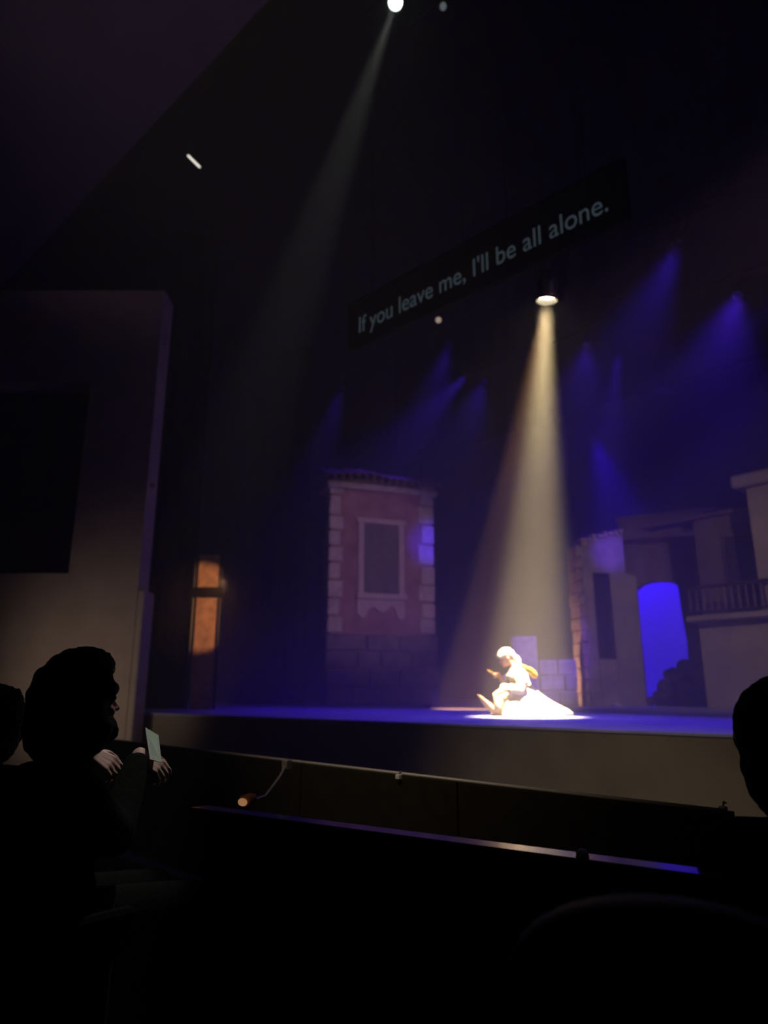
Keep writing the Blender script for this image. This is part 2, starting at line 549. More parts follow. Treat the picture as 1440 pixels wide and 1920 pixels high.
# short strip light, lit tube in a dark trough
pa, pb = P(353, 292, Y=7.0), P(374, 313, Y=7.0)
t = empty('strip_light', (pa + pb) / 2)
tag(t, 'short slanting bright strip light high on the dark left side of the stage', 'lamp')
e = (pb - pa) / 2
bm = bmesh.new(); tube(bm, [-e, e], 0.024, 10)
link('tube', bm, L_S, t, True)
nrm_ = e.cross(Vector((1, -1, 0))).normalized()
bm = bmesh.new()
tube(bm, [-e * 1.1 + Vector((-0.03, 0.06, 0.05)), e * 1.1 + Vector((-0.03, 0.06, 0.05))], 0.06, 8)
link('trough', bm, M['metal'], t, True)
bm = bmesh.new(); tube(bm, [Vector((-0.03, 0.06, 0.05)), Vector((-0.03, 0.06, 0.9))], 0.01, 6)
link('hanger', bm, M['metal'], t, True)
pipes.append(t.location + Vector((-0.03, 0.06, 0.92)))
names = ['blue spotlight above the pink house, first blue beam from the left', 'blue spotlight straight under the dim reddish lamp', 'blue spotlight just right of and below the one under the dim reddish lamp',
         'blue spotlight highest at the upper right, right of the surtitle words', 'blue spotlight nearest the right edge of the picture', 'blue spotlight just right of the warm beam']
for (loc, tgt, en, deg), lb in zip(BLUES, names):
    d = (loc - Vector(tgt)).normalized()
    t, q = lamp_fixture('blue_spotlight', loc + d * 0.06, tgt, lb, L_B, 0.08)
    pipes.append(q)
pl = ['black pipe carrying the warm bright spotlight', 'black pipe carrying the white spotlight at the top', 'black pipe carrying the faint grey spotlight', 'black pipe carrying the dim reddish lamp',
      'black pipe carrying the small slanting lamp at far left', 'black pipe over the pink house', 'black pipe over the lamp right of the pink house', 'black pipe over the lower blue lamp beside the warm beam', 'black pipe over the highest blue lamp at right',
      'black pipe over the blue lamp nearest the right edge', 'black pipe over the blue lamp right of the warm beam']
for q, lb in zip(pipes, pl):
    bm = bmesh.new()
    tube(bm, [(-0.8, 0, 0), (0.8, 0, 0)], 0.024, 8)
    for s in (-0.6, 0.6):
        tube(bm, [(s, 0, 0), (s, 0, (17 if q.y > 5.7 else 12) - q.z)], 0.005, 5)
    o = link('hanging_pipe', bm, M['black'])
    o.location = q
    tag(o, lb, 'pipe')


# ---------------------------------------------------------------- the pink house (middle)
fh = Face(P(610, 1318, d=19.0), P(818, 1318, d=20.0))
h = empty('house_front', fh.o, fh.a)
tag(h, 'tall pink house front with pale corner stones and one shuttered window', 'house')
uR = fh.at(817, 1250)[0]
zt = fh.at(612, 905)[1]
zbase = fh.rect(610, 1190, 818, 1190)[1]
win = fh.rect(681, 984, 746, 1112)
link('wall', prism(bmesh.new(), [(0.08, 0), (uR - 0.08, 0), (uR - 0.08, zt), (0.08, zt)], 0, 0.9), M['pink'], h)
# corner stones, each its own block
ql = [915, 935, 966, 993, 1024, 1055, 1086, 1120, 1152, 1190]
ql = [900, 928, 966, 994, 1024, 1054, 1087, 1121, 1155, 1188]
for i in range(9):
    z1, z0 = fh.at(625, ql[i])[1], fh.at(625, ql[i + 1])[1]
    w = fh.at(642 if i % 2 == 0 else 637, 1050)[0]
    link('corner_stone', B((0.0, -0.07, z0 + 0.02), (w, 0.45, z1 - 0.02), 0.03, 0.012), M['cream'], h)
qr = [912, 950, 985, 1022, 1062, 1098, 1130, 1160, 1190]
for i in range(8):
    z1, z0 = fh.at(800, qr[i])[1], fh.at(800, qr[i + 1])[1]
    w = fh.at(783 if i % 2 else 789, 1050)[0]
    link('corner_stone', B((w, -0.07, z0 + 0.02), (uR, 0.45, z1 - 0.02), 0.03, 0.012), M['cream'], h)
# base of big grey blocks
nrow = 4
for r in range(nrow):
    z0, z1 = zbase * r / nrow, zbase * (r + 1) / nrow
    cuts = [-0.05]
    off = 0.45 if r % 2 else 0.0
    x = 0.75 + off
    while x < uR - 0.3:
        cuts.append(x + random.uniform(-0.1, 0.1)); x += 0.85
    cuts.append(uR + 0.05)
    for c0, c1 in zip(cuts, cuts[1:]):
        link('base_block', B((c0 + 0.015, -0.10 + random.uniform(-0.03, 0.02), z0 + 0.012), (c1 - 0.015, 0.4, z1 - 0.012), 0.03, 0.015), M['base'], h)
# window surround
wf = 0.17
bmF = lambda a, b: B(a, b, 0.015)
link('window_jamb', bmF((win[0] - wf, -0.10, win[1] - 0.05), (win[0], 0.02, win[3])), M['frame'], h)
link('window_jamb', bmF((win[2], -0.10, win[1] - 0.05), (win[2] + wf, 0.02, win[3])), M['frame'], h)
link('window_lintel', bmF((win[0] - wf - 0.06, -0.12, win[3]), (win[2] + wf + 0.06, 0.02, win[3] + 0.15)), M['frame'], h)
link('window_sill', bmF((win[0] - wf - 0.05, -0.18, win[1] - 0.2), (win[2] + wf + 0.05, 0.02, win[1] - 0.03)), M['frame'], h)
ap = [(668, 1122), (668, 1150), (676, 1160), (684, 1158), (690, 1142), (700, 1139), (708, 1146), (716, 1150), (724, 1145), (730, 1138), (738, 1140), (744, 1158), (752, 1164), (758, 1156), (757, 1122)]
link('window_apron', prism(bmesh.new(), [fh.at(*q) for q in ap], -0.08, 0.02), M['frame'], h)
mid = (win[0] + win[2]) / 2
for a, b in ((win[0], mid - 0.008), (mid + 0.008, win[2])):
    s = link('shutter', B((a + 0.005, -0.03, win[1]), (b - 0.005, 0.0, win[3]), 0.004), M['shutter'], h)
    bm = bmesh.new()
    n = 26
    for k in range(n):
        z = win[1] + 0.1 + (win[3] - win[1] - 0.2) * (k + 0.5) / n
        box(bm, (a + 0.08, -0.042, z - 0.02), (b - 0.08, -0.028, z + 0.02))
    g = link('slats', bm, M['shutter'], s)
    g['kind'] = 'stuff'
# eaves moulding and roof
link('eaves_moulding', B((-0.10, -0.22, zt - 0.16), (uR + 0.08, 0.95, zt + 0.02), 0.03), M['cream'], h)
tile_me = None
rz = [(x, y) for x, y in ((604, 890), (640, 884), (660, 876), (690, 878), (720, 880), (750, 888), (780, 892), (806, 900))]
ntl = 15
for row in range(2):
    for i in range(ntl):
        x = -0.16 + (uR + 0.30) * (i + 0.5) / ntl
        hump = 0.16 * math.exp(-((i / ntl - 0.30) / 0.22) ** 2) + 0.05 * math.exp(-((i / ntl - 0.9) / 0.1) ** 2)
        if tile_me is None:
            bm = bmesh.new()
            n = 8
            for k in range(n):
                a0, a1 = PI * k / n, PI * (k + 1) / n
                q = []
                for rr, yy in ((0.135, 0.0), (0.11, 0.75)):
                    for aa in (a0, a1):
                        q.append(Vector((rr * math.cos(aa), yy, rr * math.sin(aa))))
                vv = [bm.verts.new(v) for v in (q[0], q[1], q[3], q[2])]
                bm.faces.new(vv)
            bmesh.ops.remove_doubles(bm, verts=bm.verts, dist=1e-4)
            bmesh.ops.solidify(bm, geom=list(bm.faces), thickness=0.03)
            bmesh.ops.recalc_face_normals(bm, faces=bm.faces)
            o = link('roof_tile', bm, M['tile'], h)
            tile_me = o.data
        else:
            o = bpy.data.objects.new('roof_tile', tile_me)
            COL.objects.link(o); o.parent = h
        o.location = (x, -0.34 + row * 0.55, zt + 0.03 + hump * 0.7 + row * 0.22 + random.uniform(-0.02, 0.02))
        o.rotation_euler = (math.radians(24), random.uniform(-0.06, 0.06), random.uniform(-0.05, 0.05))
link('roof_bed', prism(bmesh.new(), [(-0.1, zt + 0.02), (uR + 0.08, zt + 0.02), (uR + 0.05, zt + 0.10), (uR * 0.5, zt + 0.26), (0.0, zt + 0.14)], 0.0, 0.9), M['tile'], h)

# ---------------------------------------------------------------- the ruin at the right: lit corner, door recess, pier
c0 = P(1099, 1318, d=16.6)
ang = math.radians(50)
fr = Face(c0, c0 + Vector((math.cos(ang), math.sin(ang), 0)))
ru = empty('ruined_house_corner', fr.o, fr.a)
tag(ru, 'broken house corner with a dark door recess and rough lit edge stones', 'ruin')
A_ = fr.at
top = [(1088, 1022), (1100, 1014), (1108, 1012), (1118, 1006), (1130, 1006), (1138, 1001), (1150, 1002), (1157, 997), (1167, 998)]
door = fr.rect(1117, 1078, 1150, 1235)
pts = [A_(*q) for q in top]
pier_r = fr.rect(1192, 1075, 1212, 1075)[0]
ztop0 = pts[0][1]
u_r = A_(1172, 1075)[0]
zl = A_(1150, 1075)[1]
bm = bmesh.new()
th = 0.45
prism(bm, [(0.14, 0)] + [(door[0], 0), (door[0], zl), (u_r, zl)] + pts[::-1][:-1] + [(0.14, ztop0)], 0.0, th)
link('wall', bm, M['ruin'], ru)
link('pier', prism(bmesh.new(), [(door[2], 0), (A_(1211, 1300)[0], 0), A_(1193, 1080), A_(1160, 1072), (door[2], zl)], 0.02, th), M['pale'], ru)
link('door_recess', B((door[0], 0.22, 0.0), (door[2], 0.32, zl), 0.0), M['darkwood'], ru)
link('door_sill', B((door[0], 0.01, 0.0), (door[2], 0.22, door[1]), 0.02), M['ruin'], ru)
# lit edge stones down the near corner
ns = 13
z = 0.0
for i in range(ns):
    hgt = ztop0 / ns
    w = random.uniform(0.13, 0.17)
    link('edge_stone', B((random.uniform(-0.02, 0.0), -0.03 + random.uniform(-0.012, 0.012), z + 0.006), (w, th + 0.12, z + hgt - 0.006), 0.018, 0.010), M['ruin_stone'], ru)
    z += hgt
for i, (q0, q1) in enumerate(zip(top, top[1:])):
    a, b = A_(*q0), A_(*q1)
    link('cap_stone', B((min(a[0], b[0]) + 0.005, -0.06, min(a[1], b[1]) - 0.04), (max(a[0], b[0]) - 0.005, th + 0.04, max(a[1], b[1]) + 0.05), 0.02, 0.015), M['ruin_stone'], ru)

# ---------------------------------------------------------------- arch wall with the blue opening
fa = Face(P(1192, 1318, d=17.6), P(1330, 1318, d=16.9))
ar = empty('arch_wall', fa.o, fa.a)
tag(ar, 'dark mauve wall pierced by an opening glowing blue from the cloth behind', 'wall')
G = fa.at
open_pts = [(1212, 1318), (1209, 1280), (1200, 1190), (1193, 1105), (1205, 1095), (1222, 1090), (1245, 1088), (1262, 1090), (1271, 1097), (1276, 1135), (1282, 1170), (1288, 1200), (1291, 1240), (1293, 1318)]
op = [G(*q) for q in open_pts]
ztopw = G(1230, 968)[1]
uw0, uw1 = G(1168, 1100)[0], G(1345, 1200)[0]
out = [(uw0, 0), (op[0][0], 0)] + op[1:-1] + [(op[-1][0], 0), (uw1, 0), (uw1, ztopw), (uw0, ztopw)]
link('wall', prism(bmesh.new(), out, 0, 0.35), M['mauve'], ar)
link('coping', B((uw0 - 0.05, -0.08, ztopw), (uw1 + 0.3, 0.45, ztopw + 0.07), 0.015), M['mauve'], ar)
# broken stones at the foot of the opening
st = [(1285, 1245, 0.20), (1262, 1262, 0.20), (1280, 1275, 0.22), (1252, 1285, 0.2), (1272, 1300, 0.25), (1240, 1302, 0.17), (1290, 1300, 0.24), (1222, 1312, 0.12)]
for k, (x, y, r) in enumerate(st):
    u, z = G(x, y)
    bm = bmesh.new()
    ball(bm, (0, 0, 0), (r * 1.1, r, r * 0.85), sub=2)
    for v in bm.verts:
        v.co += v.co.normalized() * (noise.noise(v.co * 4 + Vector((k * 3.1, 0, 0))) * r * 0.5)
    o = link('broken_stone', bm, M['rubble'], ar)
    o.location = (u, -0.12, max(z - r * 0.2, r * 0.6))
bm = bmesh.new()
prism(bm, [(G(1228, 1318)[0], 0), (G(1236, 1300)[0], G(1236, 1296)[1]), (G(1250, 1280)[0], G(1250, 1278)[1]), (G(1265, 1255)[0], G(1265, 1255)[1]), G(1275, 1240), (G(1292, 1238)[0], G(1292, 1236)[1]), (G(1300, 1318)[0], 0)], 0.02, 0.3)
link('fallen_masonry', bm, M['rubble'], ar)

# cloth behind the arch, lit blue
cl0 = P(1150, 1318, d=20.6); cl1 = P(1345, 1318, d=20.0)
bm = bmesh.new()
u = (cl1 - cl0); u.z = 0
Lc = u.length
box(bm, (0, 0, 0.05), (Lc, 0.03, 4.0))
o = link('backdrop_cloth', bm, M['cloth'])
o.location = (cl0.x, cl0.y, 0); o.rotation_euler = (0, 0, math.atan2(u.y, u.x))
tag(o, 'pale stage cloth washed deep blue behind the arch opening', 'backdrop')
bm = bmesh.new()
box(bm, (-0.05, -0.03, 0.0), (Lc + 0.05, 0.06, 0.05)); box(bm, (-0.05, -0.03, 4.0), (Lc + 0.05, 0.06, 4.1))
link('batten', bm, M['darkwood'], o)

# ---------------------------------------------------------------- balcony house at the far right
fb = Face(P(1300, 1325, d=15.2), P(1480, 1330, d=13.8))
bh = empty('balcony_house', fb.o, fb.a)
tag(bh, 'dim house at the right edge with a railed balcony over a pale lower wall', 'house')
K = fb.at
zc = K(1400, 1150)[1]
zb0 = K(1400, 1098)[1]
ztp = K(1400, 945)[1]
u0, u1 = K(1318, 1250)[0], K(1560, 1250)[0]
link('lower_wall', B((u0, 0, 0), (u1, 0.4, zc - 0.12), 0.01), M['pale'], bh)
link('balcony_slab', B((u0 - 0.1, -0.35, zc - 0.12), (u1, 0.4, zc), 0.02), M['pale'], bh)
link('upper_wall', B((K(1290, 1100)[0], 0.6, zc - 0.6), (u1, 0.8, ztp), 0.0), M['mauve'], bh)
dr = link('balcony_door', B((K(1335, 1000)[0], 0.52, zc), (K(1395, 1000)[0], 0.6, ztp - 0.5), 0.01), M['darkwood'], bh)
link('door_frame', B((K(1331, 1000)[0], 0.54, zc), (K(1399, 1000)[0], 0.598, ztp - 0.44), 0.01), M['mauve'], bh)
ra = link('balcony_rail', B((u0 - 0.05, -0.30, zb0), (u1, -0.22, zb0 + 0.06), 0.015), M['darkwood'], bh)
link('bottom_rail', B((u0 - 0.05, -0.29, zc + 0.05), (u1, -0.23, zc + 0.09), 0.01), M['darkwood'], bh)
x = u0
while x < u1 - 0.05:
    bm = bmesh.new()
    hh = zb0 - zc - 0.09
    tube(bm, [(x, -0.26, zc + 0.09 + hh * s) for s in (0, 0.1, 0.3, 0.55, 0.8, 0.9, 1)], [0.02, 0.018, 0.034, 0.022, 0.016, 0.02, 0.02], 8)
    link('baluster', bm, M['mauve'], bh)
    x += 0.145
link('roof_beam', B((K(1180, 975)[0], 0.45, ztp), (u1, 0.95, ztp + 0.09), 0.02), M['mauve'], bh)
zp = K(1425, 912)[1]
link('pilaster', B((K(1412, 1000)[0], -0.1, zc), (u1, 0.62, zp), 0.02), M['pale'], bh)
link('cornice', B((K(1376, 900)[0], -0.28, zp), (u1, 0.8, zp + 0.28), 0.05), M['pale'], bh)

# ---------------------------------------------------------------- low stones behind the singer
fl = Face(P(955, 1318, d=16.6), P(1090, 1318, d=16.4))
t1 = fl.rect(960, 1192, 1010, 1318)
o = link('stone_plinth', B((0, 0, 0), (t1[2] - t1[0], 0.5, t1[3]), 0.03, 0.02), M['cream'])
o.location = fl.o + fl.u * t1[0]; o.rotation_euler = (0, 0, fl.a)
tag(o, 'upright stone plinth behind the singer, lit violet', 'stone')
t2 = fl.rect(1012, 1237, 1083, 1318)
lw = empty('low_wall', fl.o + fl.u * t2[0], fl.a)
tag(lw, 'low stone wall between the singer and the broken corner', 'wall')
wL, hL = t2[2] - t2[0], t2[3]
for r in range(3):
    n = 2 + r % 2
    for i in range(n):
        link('stone_block', B((wL * i / n + 0.008, random.uniform(-0.03, 0), hL * r / 3 + 0.006), (wL * (i + 1) / n - 0.008, 0.45, hL * (r + 1) / 3 - 0.006), 0.02, 0.012), M['cream'], lw)
p = P(1158, 1314, d=15.5)
bm = bmesh.new()
ball(bm, (0, 0, 0), (0.11, 0.08, 0.06), sub=2)
for v in bm.verts: v.co += v.co.normalized() * noise.noise(v.co * 12) * 0.03
o = link('loose_stone', bm, M['cream']); o.location = (p.x, p.y, 0.05)
tag(o, 'small loose pale stone on the stage before the door recess', 'stone')

# ---------------------------------------------------------------- narrow orange lit flat in the wing
fo = Face(P(356, 1300, d=14.0), P(405, 1300, d=14.0))
wg = empty('wing_flat', fo.o, fo.a)
tag(wg, 'narrow ochre scenery flat in the dark wing lit orange', 'scenery')
wz = fo.at(380, 1040)[1]
wu = fo.at(404, 1170)[0]
link('panel', B((0.0, 0, 0.0), (wu, 0.06, wz), 0.01, 0.0), M['wing'], wg)
zz = fo.rect(356, 1102, 405, 1121)
link('crossbar', B((-0.12, -0.10, zz[1]), (wu + 0.12, -0.02, zz[3]), 0.01), M['black'], wg)
bm = bmesh.new()
tube(bm, [(-0.06, 0.0, 0.0), (-0.06, 0.0, wz)], 0.03, 8); tube(bm, [(wu + 0.06, 0.0, 0.0), (wu + 0.06, 0.0, wz)], 0.03, 8)
link('posts', bm, M['metal'], wg)


# ---------------------------------------------------------------- people
def head_shapes(bm, c, f, up, s=1.0):
    """skull, jaw, nose, brow, lips, chin and ears of a head; c centre, f where the face looks"""
    f = f.normalized(); up = (up - f * up.dot(f)).normalized(); r = up.cross(f)   # r = the left side
    rot = Matrix((f, r, up)).transposed()
    W = lambda a, b, k: c + (f * a + r * b + up * k) * s
    ball(bm, W(-0.008, 0, 0.022), Vector((0.096, 0.076, 0.092)) * s, rot)
    ball(bm, W(0.030, 0, -0.045), Vector((0.058, 0.058, 0.070)) * s, rot)
    ball(bm, W(0.070, 0, -0.098), Vector((0.022, 0.026, 0.018)) * s, rot, 2)
    capsule(bm, W(0.086, 0, 0.008), W(0.108, 0, -0.030), 0.010 * s, 0.014 * s, 8)
    ball(bm, W(0.096, 0.011, -0.034), Vector((0.012, 0.010, 0.008)) * s, rot, 2)
    ball(bm, W(0.096, -0.011, -0.034), Vector((0.012, 0.010, 0.008)) * s, rot, 2)
    capsule(bm, W(0.084, -0.035, 0.024), W(0.084, 0.035, 0.024), 0.010 * s, 0.010 * s, 8)
    capsule(bm, W(0.084, -0.016, -0.060), W(0.084, 0.016, -0.060), 0.009 * s, 0.009 * s, 8)
    capsule(bm, W(0.082, -0.014, -0.073), W(0.082, 0.014, -0.073), 0.009 * s, 0.009 * s, 8)
    for sd in (-1, 1):
        ball(bm, W(-0.012, sd * 0.080, -0.012), Vector((0.020, 0.008, 0.032)) * s, rot, 2)
        ball(bm, W(0.055, sd * 0.045, -0.035), Vector((0.026, 0.022, 0.026)) * s, rot, 2)
    return W


def hand_shapes(bm, wrist, d, nrm, side, curl=0.6, s=1.0):
    """palm and five bent fingers; d along the palm, nrm out of its back, side towards the thumb"""
    d = d.normalized(); nrm = (nrm - d * nrm.dot(d)).normalized()
    sd = nrm.cross(d)
    if sd.dot(side) < 0: sd = -sd
    for k in range(4):
        off = (0.030 - 0.020 * k) * s
        capsule(bm, wrist + d * 0.012 * s + sd * off * 0.6, wrist + d * 0.085 * s + sd * off, 0.012 * s, 0.0115 * s, 10)
    tips = []
    for k, L in enumerate((0.078, 0.086, 0.080, 0.062)):
        off = (0.031 - 0.0205 * k) * s
        p = wrist + d * 0.088 * s + sd * off
        ang = 0.0
        r = 0.0086 * s if k < 3 else 0.0075 * s
        for j, (fr_, cu_) in enumerate(((0.45, 0.45), (0.30, 0.85), (0.25, 0.6))):
            ang += curl * cu_ * (1 + 0.08 * k)
            dv = d * math.cos(ang) - nrm * math.sin(ang) + sd * (0.04 * (1.5 - k))
            q = p + dv.normalized() * L * fr_ * s
            capsule(bm, p, q, r, r * 0.92, 10)
            p = q; r *= 0.92
        tips.append(p)
    p = wrist + d * 0.025 * s + sd * 0.026 * s - nrm * 0.006 * s
    for dv, L, r in ((d * 0.65 + sd * 0.7 - nrm * 0.25, 0.042, 0.0125), (d * 0.85 + sd * 0.35 - nrm * 0.45, 0.034, 0.0105), (d * 0.9 + sd * 0.05 - nrm * 0.55, 0.026, 0.009)):
        q = p + dv.normalized() * L * s
        capsule(bm, p, q, r * s, r * 0.9 * s, 10)
        p = q
    return tips


# the singer seated on the stage floor, turned to the left of the picture
# local frame: x where she faces, y towards the audience, z up
so = P(985, 1342.5, z=0.0)
pe = empty('person', (so.x, so.y, 0), 0)
pe.rotation_euler = (0, 0, math.atan2(-_R.y, -_R.x))
pe.scale = (0.95, 0.95, 0.97)
tag(pe, 'person in white dress and headscarf seated on the stage in the bright beam', 'person')
V = Vector
hc = V((0.255, 0.02, 0.80))
hf = V((0.88, 0.10, -0.42))
hu = V((0.45, 0.0, 0.90))
bm = bmesh.new()
W = head_shapes(bm, hc, hf, hu, 1.0)
chain(bm, [V((0.20, 0.02, 0.77)), V((0.12, 0.01, 0.655))], [0.052, 0.058])
chain(bm, [V((0.10, 0.0, 0.60)), V((0.06, 0, 0.45)), V((0.0, 0, 0.26)), V((-0.02, 0, 0.14))], [0.115, 0.11, 0.115, 0.14])
chain(bm, [V((0.09, -0.15, 0.60)), V((0.09, 0.15, 0.60))], [0.062, 0.062])
# near arm: down and forward to a hand near the knee; far arm: raised with the stick
eN, wN = V((0.10, 0.25, 0.36)), V((0.30, 0.21, 0.36))
eF, wF = V((0.21, -0.22, 0.45)), V((0.315, -0.06, 0.535))
chain(bm, [V((0.09, 0.165, 0.59)), eN, wN], [0.052, 0.040, 0.028])
chain(bm, [V((0.09, -0.165, 0.59)), eF, wF], [0.052, 0.040, 0.028])
hand_shapes(bm, wN + V((0.02, 0, 0)), V((0.9, -0.1, -0.35)), V((0.3, 0.2, 0.9)), V((0, -1, 0)), 0.7)
hand_shapes(bm, wF + V((0.008, 0.004, 0.006)), V((0.85, 0.25, 0.25)), V((0.0, -0.7, 0.5)), V((0, 0.3, 1)), 1.35)
# legs: one folded under the skirt, one reaching forward with the heel on the floor
chain(bm, [V((0.02, 0.09, 0.14)), V((0.36, 0.14, 0.24)), V((0.40, 0.16, 0.075))], [0.095, 0.062, 0.042])
chain(bm, [V((0.02, -0.09, 0.14)), V((0.30, -0.20, 0.14)), V((-0.02, -0.30, 0.07))], [0.095, 0.062, 0.042])
chain(bm, [V((0.40, 0.16, 0.06)), V((0.50, 0.165, 0.12)), V((0.60, 0.17, 0.21))], [0.040, 0.036, 0.026])
chain(bm, [V((-0.02, -0.30, 0.065)), V((-0.16, -0.33, 0.05))], [0.04, 0.028])
fuse('body', bm, M['skin'], pe, 0.007, 3)
for s in (-1, 1):
    bm = bmesh.new(); ball(bm, W(0.083, s * 0.031, 0.006), 0.011, None, 2)
    link('eye', bm, M['eye'], pe, True)
# headscarf: wrapped cap with a brim of cloth and a knot
f_ = hf.normalized(); u_ = (hu - f_ * hu.dot(f_)).normalized(); r_ = u_.cross(f_)
rot = Matrix((f_, r_, u_)).transposed()
bm = bmesh.new()
ball(bm, W(-0.022, 0, 0.050), V((0.118, 0.097, 0.088)), rot)
ball(bm, W(-0.085, 0, 0.010), V((0.072, 0.078, 0.080)), rot)
capsule(bm, W(0.075, -0.055, 0.058), W(0.075, 0.055, 0.058), 0.024, 0.024)
chain(bm, [W(-0.10, 0, -0.03), W(-0.135, 0, -0.10), W(-0.12, 0, -0.17)], [0.055, 0.060, 0.05])
fuse('headscarf', bm, M['white'], pe, 0.008, 3)
# blouse: bodice and puffed sleeves with turned cuffs
bm = bmesh.new()
chain(bm, [V((0.085, 0.0, 0.635)), V((0.085, 0, 0.56)), V((0.06, 0, 0.45)), V((0.01, 0, 0.33))], [0.10, 0.142, 0.138, 0.142])
ball(bm, V((0.175, 0.055, 0.545)), V((0.062, 0.062, 0.062)))
ball(bm, V((0.175, -0.055, 0.545)), V((0.062, 0.062, 0.062)))
chain(bm, [V((0.08, -0.15, 0.60)), V((0.08, 0.15, 0.60))], [0.082, 0.082])
chain(bm, [V((0.08, 0.18, 0.575)), V((0.07, 0.24, 0.47)), eN + V((0, 0.01, 0)), eN.lerp(wN, 0.6)], [0.085, 0.098, 0.075, 0.055])
chain(bm, [V((0.09, -0.18, 0.575)), V((0.16, -0.23, 0.50)), eF, eF.lerp(wF, 0.6)], [0.082, 0.09, 0.07, 0.05])
capsule(bm, V((0.07, -0.05, 0.66)), V((0.07, 0.05, 0.66)), 0.05, 0.05)
fuse('blouse', bm, M['white'], pe, 0.011, 4, lambda c: 0.006 * noise.noise(c * 22))
bm = bmesh.new()
for e, w in ((eN, wN), (eF, wF)):
    tube(bm, [e.lerp(w, 0.52), e.lerp(w, 0.62), e.lerp(w, 0.74)], [0.058, 0.066, 0.052], 16)
link('cuffs', bm, M['white'], pe, True)
# skirt: spread wide on the floor with folds, trailing behind
bm = bmesh.new()
prof = [(0.0, -0.05, 0.52, 0.44), (0.035, -0.06, 0.525, 0.44), (0.08, -0.05, 0.49, 0.41), (0.15, -0.01, 0.41, 0.36), (0.23, 0.03, 0.33, 0.30), (0.31, 0.04, 0.25, 0.24), (0.37, 0.03, 0.185, 0.18), (0.42, 0.03, 0.145, 0.145)]
n = 72
rings = []
for z, cx_, rx, ry in prof:
    k = max(0, 1 - z / 0.40)
    ring = []
    for i in range(n):
        a = 2 * PI * i / n
        w = 1 + k * (0.055 * math.sin(a * 9 + 0.6) + 0.03 * math.sin(a * 17 + 2))
        back = 1 + (0.12 * k if math.cos(a) < 0 else 0)
        ring.append(bm.verts.new((cx_ + rx * w * back * math.cos(a), ry * w * math.sin(a), z + 0.012 * k * math.sin(a * 5) * (z > 0.01))))
    rings.append(ring)
for r0, r1 in zip(rings, rings[1:]):
    for i in range(n):
        bm.faces.new((r0[i], r0[(i + 1) % n], r1[(i + 1) % n], r1[i]))
bm.faces.new(rings[0][::-1]); bm.faces.new(rings[-1])
link('skirt', bm, M['white'], pe, True)
# apron over the raised knee, gathered in soft folds
bm = bmesh.new()
chain(bm, [V((0.10, 0.05, 0.33)), V((0.26, 0.12, 0.30)), V((0.375, 0.145, 0.255)), V((0.40, 0.16, 0.14))], [0.13, 0.12, 0.098, 0.085])
ball(bm, V((0.40, 0.14, 0.27)), V((0.075, 0.085, 0.07)))
ball(bm, V((0.30, 0.10, 0.38)), V((0.07, 0.08, 0.06)))
fuse('apron', bm, M['cream_cloth'], pe, 0.012, 4, lambda c: 0.010 * noise.noise(c * V((30, 12, 14))))
# yellow shawl lying in folds over the back of the shoulder
bm = bmesh.new()
for k in range(5):
    a = k / 4
    chain(bm, [V((0.055 - 0.05 * a, 0.20 - 0.02 * a, 0.68 - 0.055 * a)), V((-0.07 - 0.05 * a, 0.20, 0.63 - 0.05 * a)), V((-0.125 - 0.035 * a, 0.10, 0.585 - 0.045 * a)), V((-0.115 - 0.035 * a, -0.06, 0.58 - 0.045 * a))], [0.022, 0.028, 0.030, 0.024])
fuse('shawl', bm, M['yellow'], pe, 0.010, 3, lambda c: 0.008 * noise.noise(c * 45))
# slipper on the forward foot, toe up
bm = bmesh.new()
chain(bm, [V((0.385, 0.16, 0.045)), V((0.46, 0.163, 0.085)), V((0.56, 0.168, 0.165)), V((0.665, 0.172, 0.275))], [0.040, 0.040, 0.030, 0.013])
sl = fuse('slipper', bm, M['leather'], pe, 0.008, 3)
bm = bmesh.new()
chain(bm, [V((0.405, 0.16, 0.012)), V((0.50, 0.163, 0.06)), V((0.60, 0.168, 0.155)), V((0.69, 0.172, 0.285))], [0.012, 0.014, 0.013, 0.009])
link('sole', bm, M['leather'], sl, True)
# thin stick in her raised hand
bm = bmesh.new()
gp = V((0.40, -0.01, 0.565))
dv = V((0.80, 0.22, 0.47)).normalized()
tube(bm, [-dv * 0.10, -dv * 0.02, dv * 0.12, dv * 0.145], [0.009, 0.011, 0.011, 0.007], 8)
o = link('wooden_stick', bm, M['wood'])
o.matrix_world = Matrix.Translation((so.x, so.y, 0)) @ Matrix.Rotation(math.atan2(-_R.y, -_R.x), 4, 'Z') @ Matrix.Scale(0.96, 4) @ Matrix.Translation(gp)
tag(o, 'thin wooden stick held up in the seated singer\'s hand', 'stick')


